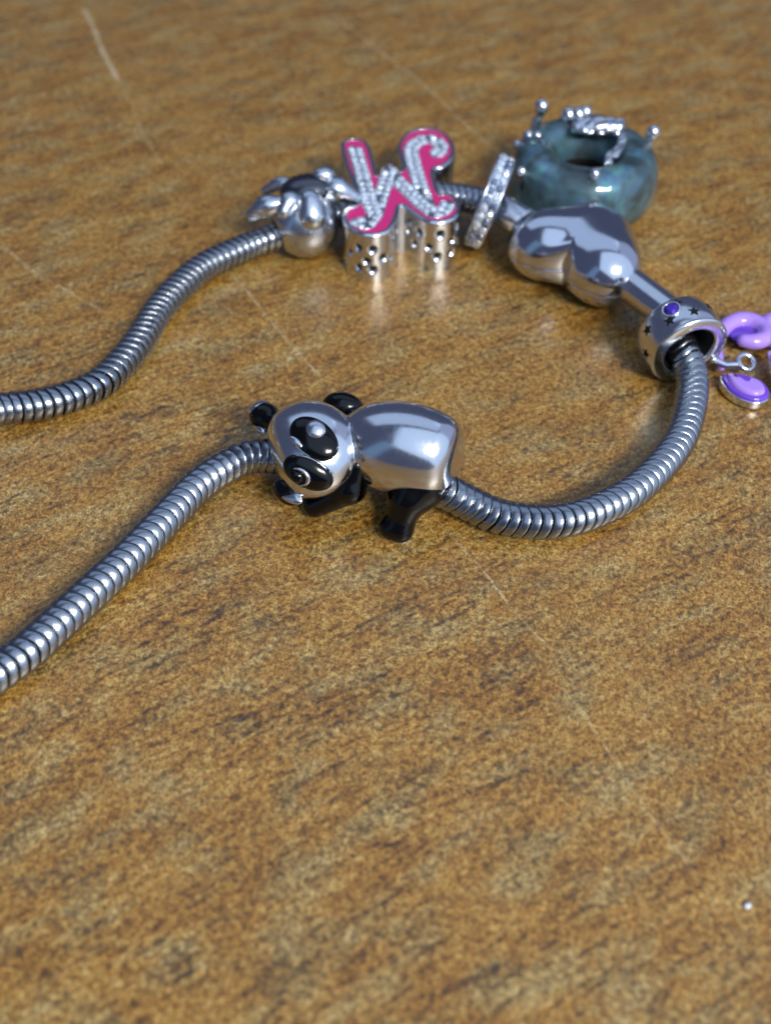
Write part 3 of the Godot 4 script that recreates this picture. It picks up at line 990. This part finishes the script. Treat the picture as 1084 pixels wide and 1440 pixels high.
# ------------------------------------------------------------------ ring charm with engraved stars
func build_star_ring() -> void:
	var t := thing("star_ring_charm", "silver ring charm engraved with stars and set with a purple stone", "charm", Vector3(28.1, 3.95, -19.7))
	var axis := Vector3(0.28, -0.05, 0.96).normalized()
	var b := frame(axis)
	var r := 3.85
	var w := 2.0
	var prof := [Vector2(2.45, -w + 0.3), Vector2(2.55, -w + 0.1), Vector2(2.75, -w), Vector2(3.2, -w), Vector2(3.45, -w + 0.06), Vector2(3.6, -w + 0.25), Vector2(r - 0.08, -1.0), Vector2(r, -0.3), Vector2(r, 0.5), Vector2(r - 0.08, 1.1), Vector2(r - 0.2, 1.45), Vector2(r - 0.22, 1.55), Vector2(r - 0.08, 1.62), Vector2(r - 0.02, 1.75), Vector2(r - 0.1, 1.92), Vector2(3.45, w), Vector2(2.8, w), Vector2(2.6, w - 0.08), Vector2(2.45, w - 0.3)]
	part("band", made(lathe(prof, 72, true)), mat.silver, t, Transform3D(b, Vector3.ZERO))
	part("ring_shade_sleeve", made(lathe([Vector2(2.38, -w + 0.35), Vector2(2.38, -0.5), Vector2(2.38, 0.5), Vector2(2.38, w - 0.3)], 48)), mat.oxide_and_shade, t, Transform3D(b, Vector3.ZERO))  # added black sleeve so the ring's inside looks shaded
	# engraved stars, filled with black
	var star := PackedVector2Array()
	for k in 10:
		star.append(Vector2.from_angle(TAU * k / 10.0) * (0.62 if k % 2 == 0 else 0.27))
	for e in [[0.0, 0.6], [0.62, -0.3], [1.25, 0.7], [-0.62, 0.5], [-1.2, -0.5], [-1.7, 0.6], [-2.3, -0.2], [1.9, -0.3], [2.6, 0.5], [-0.25, -1.0], [3.2, -0.2]]:
		var a: float = e[0]
		var s := Shape.new()
		var out := b.inverse() * Vector3.UP
		var zero := atan2(out.z, out.x)
		for k in star.size():
			var an := zero + a + star[k].x / r
			var y: float = e[1] + star[k].y
			var rad := r + 0.02 - 0.10 * pow(maxf(0.0, absf(y - 0.1) - 0.5) / 1.0, 2.0)
			s.v.append(b * Vector3(cos(an) * rad, y, sin(an) * rad))
			s.n.append(b * Vector3(cos(an), 0, sin(an)))
		s.i = Geometry2D.triangulate_polygon(star)
		part("engraved_star", made(s), mat.oxide_and_shade, t)
	var up := (b * Vector3.ZERO) + Vector3(-0.42, 0.9, 0.1)
	up = (up - axis * up.dot(axis)).normalized()
	part("stone", gem_mesh(0.75), mat.purple_gem, t, Transform3D(frame(up), up * (r + 0.05) - axis * 0.5))
	part("stone_rim", made(torus(0.78, 0.14, 28, 10)), mat.silver, t, Transform3D(frame(up), up * (r + 0.02) - axis * 0.5))
	# the little loop that carries the butterfly
	part("loop", made(torus(0.8, 0.26, 32, 12)), mat.silver, t, Transform3D(frame(Vector3(0.2, 0.9, 0.35)), Vector3(6.75, -2.35, 0.75)))
	part("loop", made(tube([Vector3(3.3, -1.6, 1.2), Vector3(4.6, -2.3, 1.2), Vector3(5.9, -2.4, 1.0)], [0.36, 0.32, 0.32], 12)), mat.silver, t)

# ------------------------------------------------------------------ butterfly
func build_butterfly() -> void:
	var c := Vector3(36.7, 0, -19.6)
	var t := thing("butterfly_charm", "purple enamel butterfly charm with glossy wings at the table's right edge of view", "charm", c)
	var lower := pairs([-4.4, 2.1, -3.5, 1.9, -2.6, 2.2, -1.6, 2.3, -0.7, 3.0, -0.4, 4.1, -0.7, 5.1, -1.6, 5.6, -2.6, 5.5, -3.6, 4.8, -4.3, 3.6])
	var lower_pit := pairs([-3.3, 2.5, -2.4, 2.6, -1.9, 3.0, -2.2, 3.6, -2.7, 3.5])
	for side in [1.0, -1.0]:
		# upper wing: a thick enamelled band curled round a hollow
		var curl := []
		var radii := [0.36, 0.46, 0.66, 0.86, 0.96, 0.96, 0.92, 0.88, 0.82, 0.6]
		for p in pairs([-4.1, 0.7, -3.95, -1.2, -3.45, -3.4, -2.4, -5.2, -0.9, -6.1, 0.5, -5.8, 1.3, -4.6, 0.95, -3.2, -0.2, -2.6, -1.4, -2.7]):
			curl.append(Vector3(p.x * side + (0.0 if side > 0 else 2.6), 0.95 + curl.size() * 0.06, p.y))
		var fine := []
		var fine_r := []
		for k in curl.size() - 1:
			for j in 5:
				fine.append((curl[k] as Vector3).cubic_interpolate(curl[k + 1], curl[maxi(k - 1, 0)], curl[mini(k + 2, curl.size() - 1)], j / 5.0))
				fine_r.append(lerpf(radii[k], radii[k + 1], j / 5.0))
		var wing := part("upper_wing", made(tube(fine, fine_r, 20)), mat.lavender_enamel, t)
		part("enamel_eye", made(ball(Vector3(-0.5 * side + (0.0 if side > 0 else 2.6), 1.0, -4.3), Vector3(1.7, 0.45, 1.5))), mat.purple_enamel, wing)
		# lower wing: a drop with a domed enamel field
		var pts := []
		for p in lower:
			pts.append(Vector2(p.x * side + (0.0 if side > 0 else 2.6), p.y))
		var line := smooth_loop(pts, 8)
		wing = part("lower_wing", made(plate(line, 0.4, 1.35, 0.35)), mat.purple_enamel, t)
		var edge := PackedVector2Array()
		for poly in Geometry2D.offset_polygon(line, 0.13, Geometry2D.JOIN_ROUND):
			if poly.size() > edge.size():
				edge = poly
		part("silver_edge", made(plate(edge, 0.25, 1.02, 0.1)), mat.silver, wing)
		var inner := PackedVector2Array()
		for poly in Geometry2D.offset_polygon(line, -0.42):
			if poly.size() > inner.size():
				inner = poly
		part("enamel_field", made(plate(inner, 1.2, 1.72, 0.5)), mat.lavender_enamel, wing)
		var dark_inset := []
		for p in lower_pit:
			dark_inset.append(Vector2(p.x * side + (0.0 if side > 0 else 2.6), p.y))
		part("enamel_eye", made(plate(smooth_loop(dark_inset, 6), 1.2, 1.76, 0.2)), mat.purple_enamel, wing)
	part("body", made(tube([Vector3(1.1, 1.3, -0.6), Vector3(1.0, 1.6, 1.0), Vector3(1.0, 1.5, 2.8), Vector3(1.1, 1.1, 5.0)], [0.6, 0.9, 0.85, 0.4], 18)), mat.worn_silver, t)

# ------------------------------------------------------------------ specks of dust on the table
func build_crumbs() -> void:
	var m := StandardMaterial3D.new()
	m.albedo_color = Color(0.86, 0.87, 0.90)
	m.roughness = 0.7
	var s := ball(Vector3.ZERO, Vector3(0.27, 0.12, 0.20), Basis(Vector3.UP, 0.6), 10, 6)
	for i in s.v.size():
		s.v[i] *= 1.0 + 0.25 * sin(i * 12.9898)
	var o := part("crumb", made(s), m, self, Transform3D(Basis(), Vector3(23.1, 0.14, 31.8)))
	o.set_meta("label", "tiny pale crumb lying alone on the bare wood at the lower right")
	o.set_meta("category", "crumb")
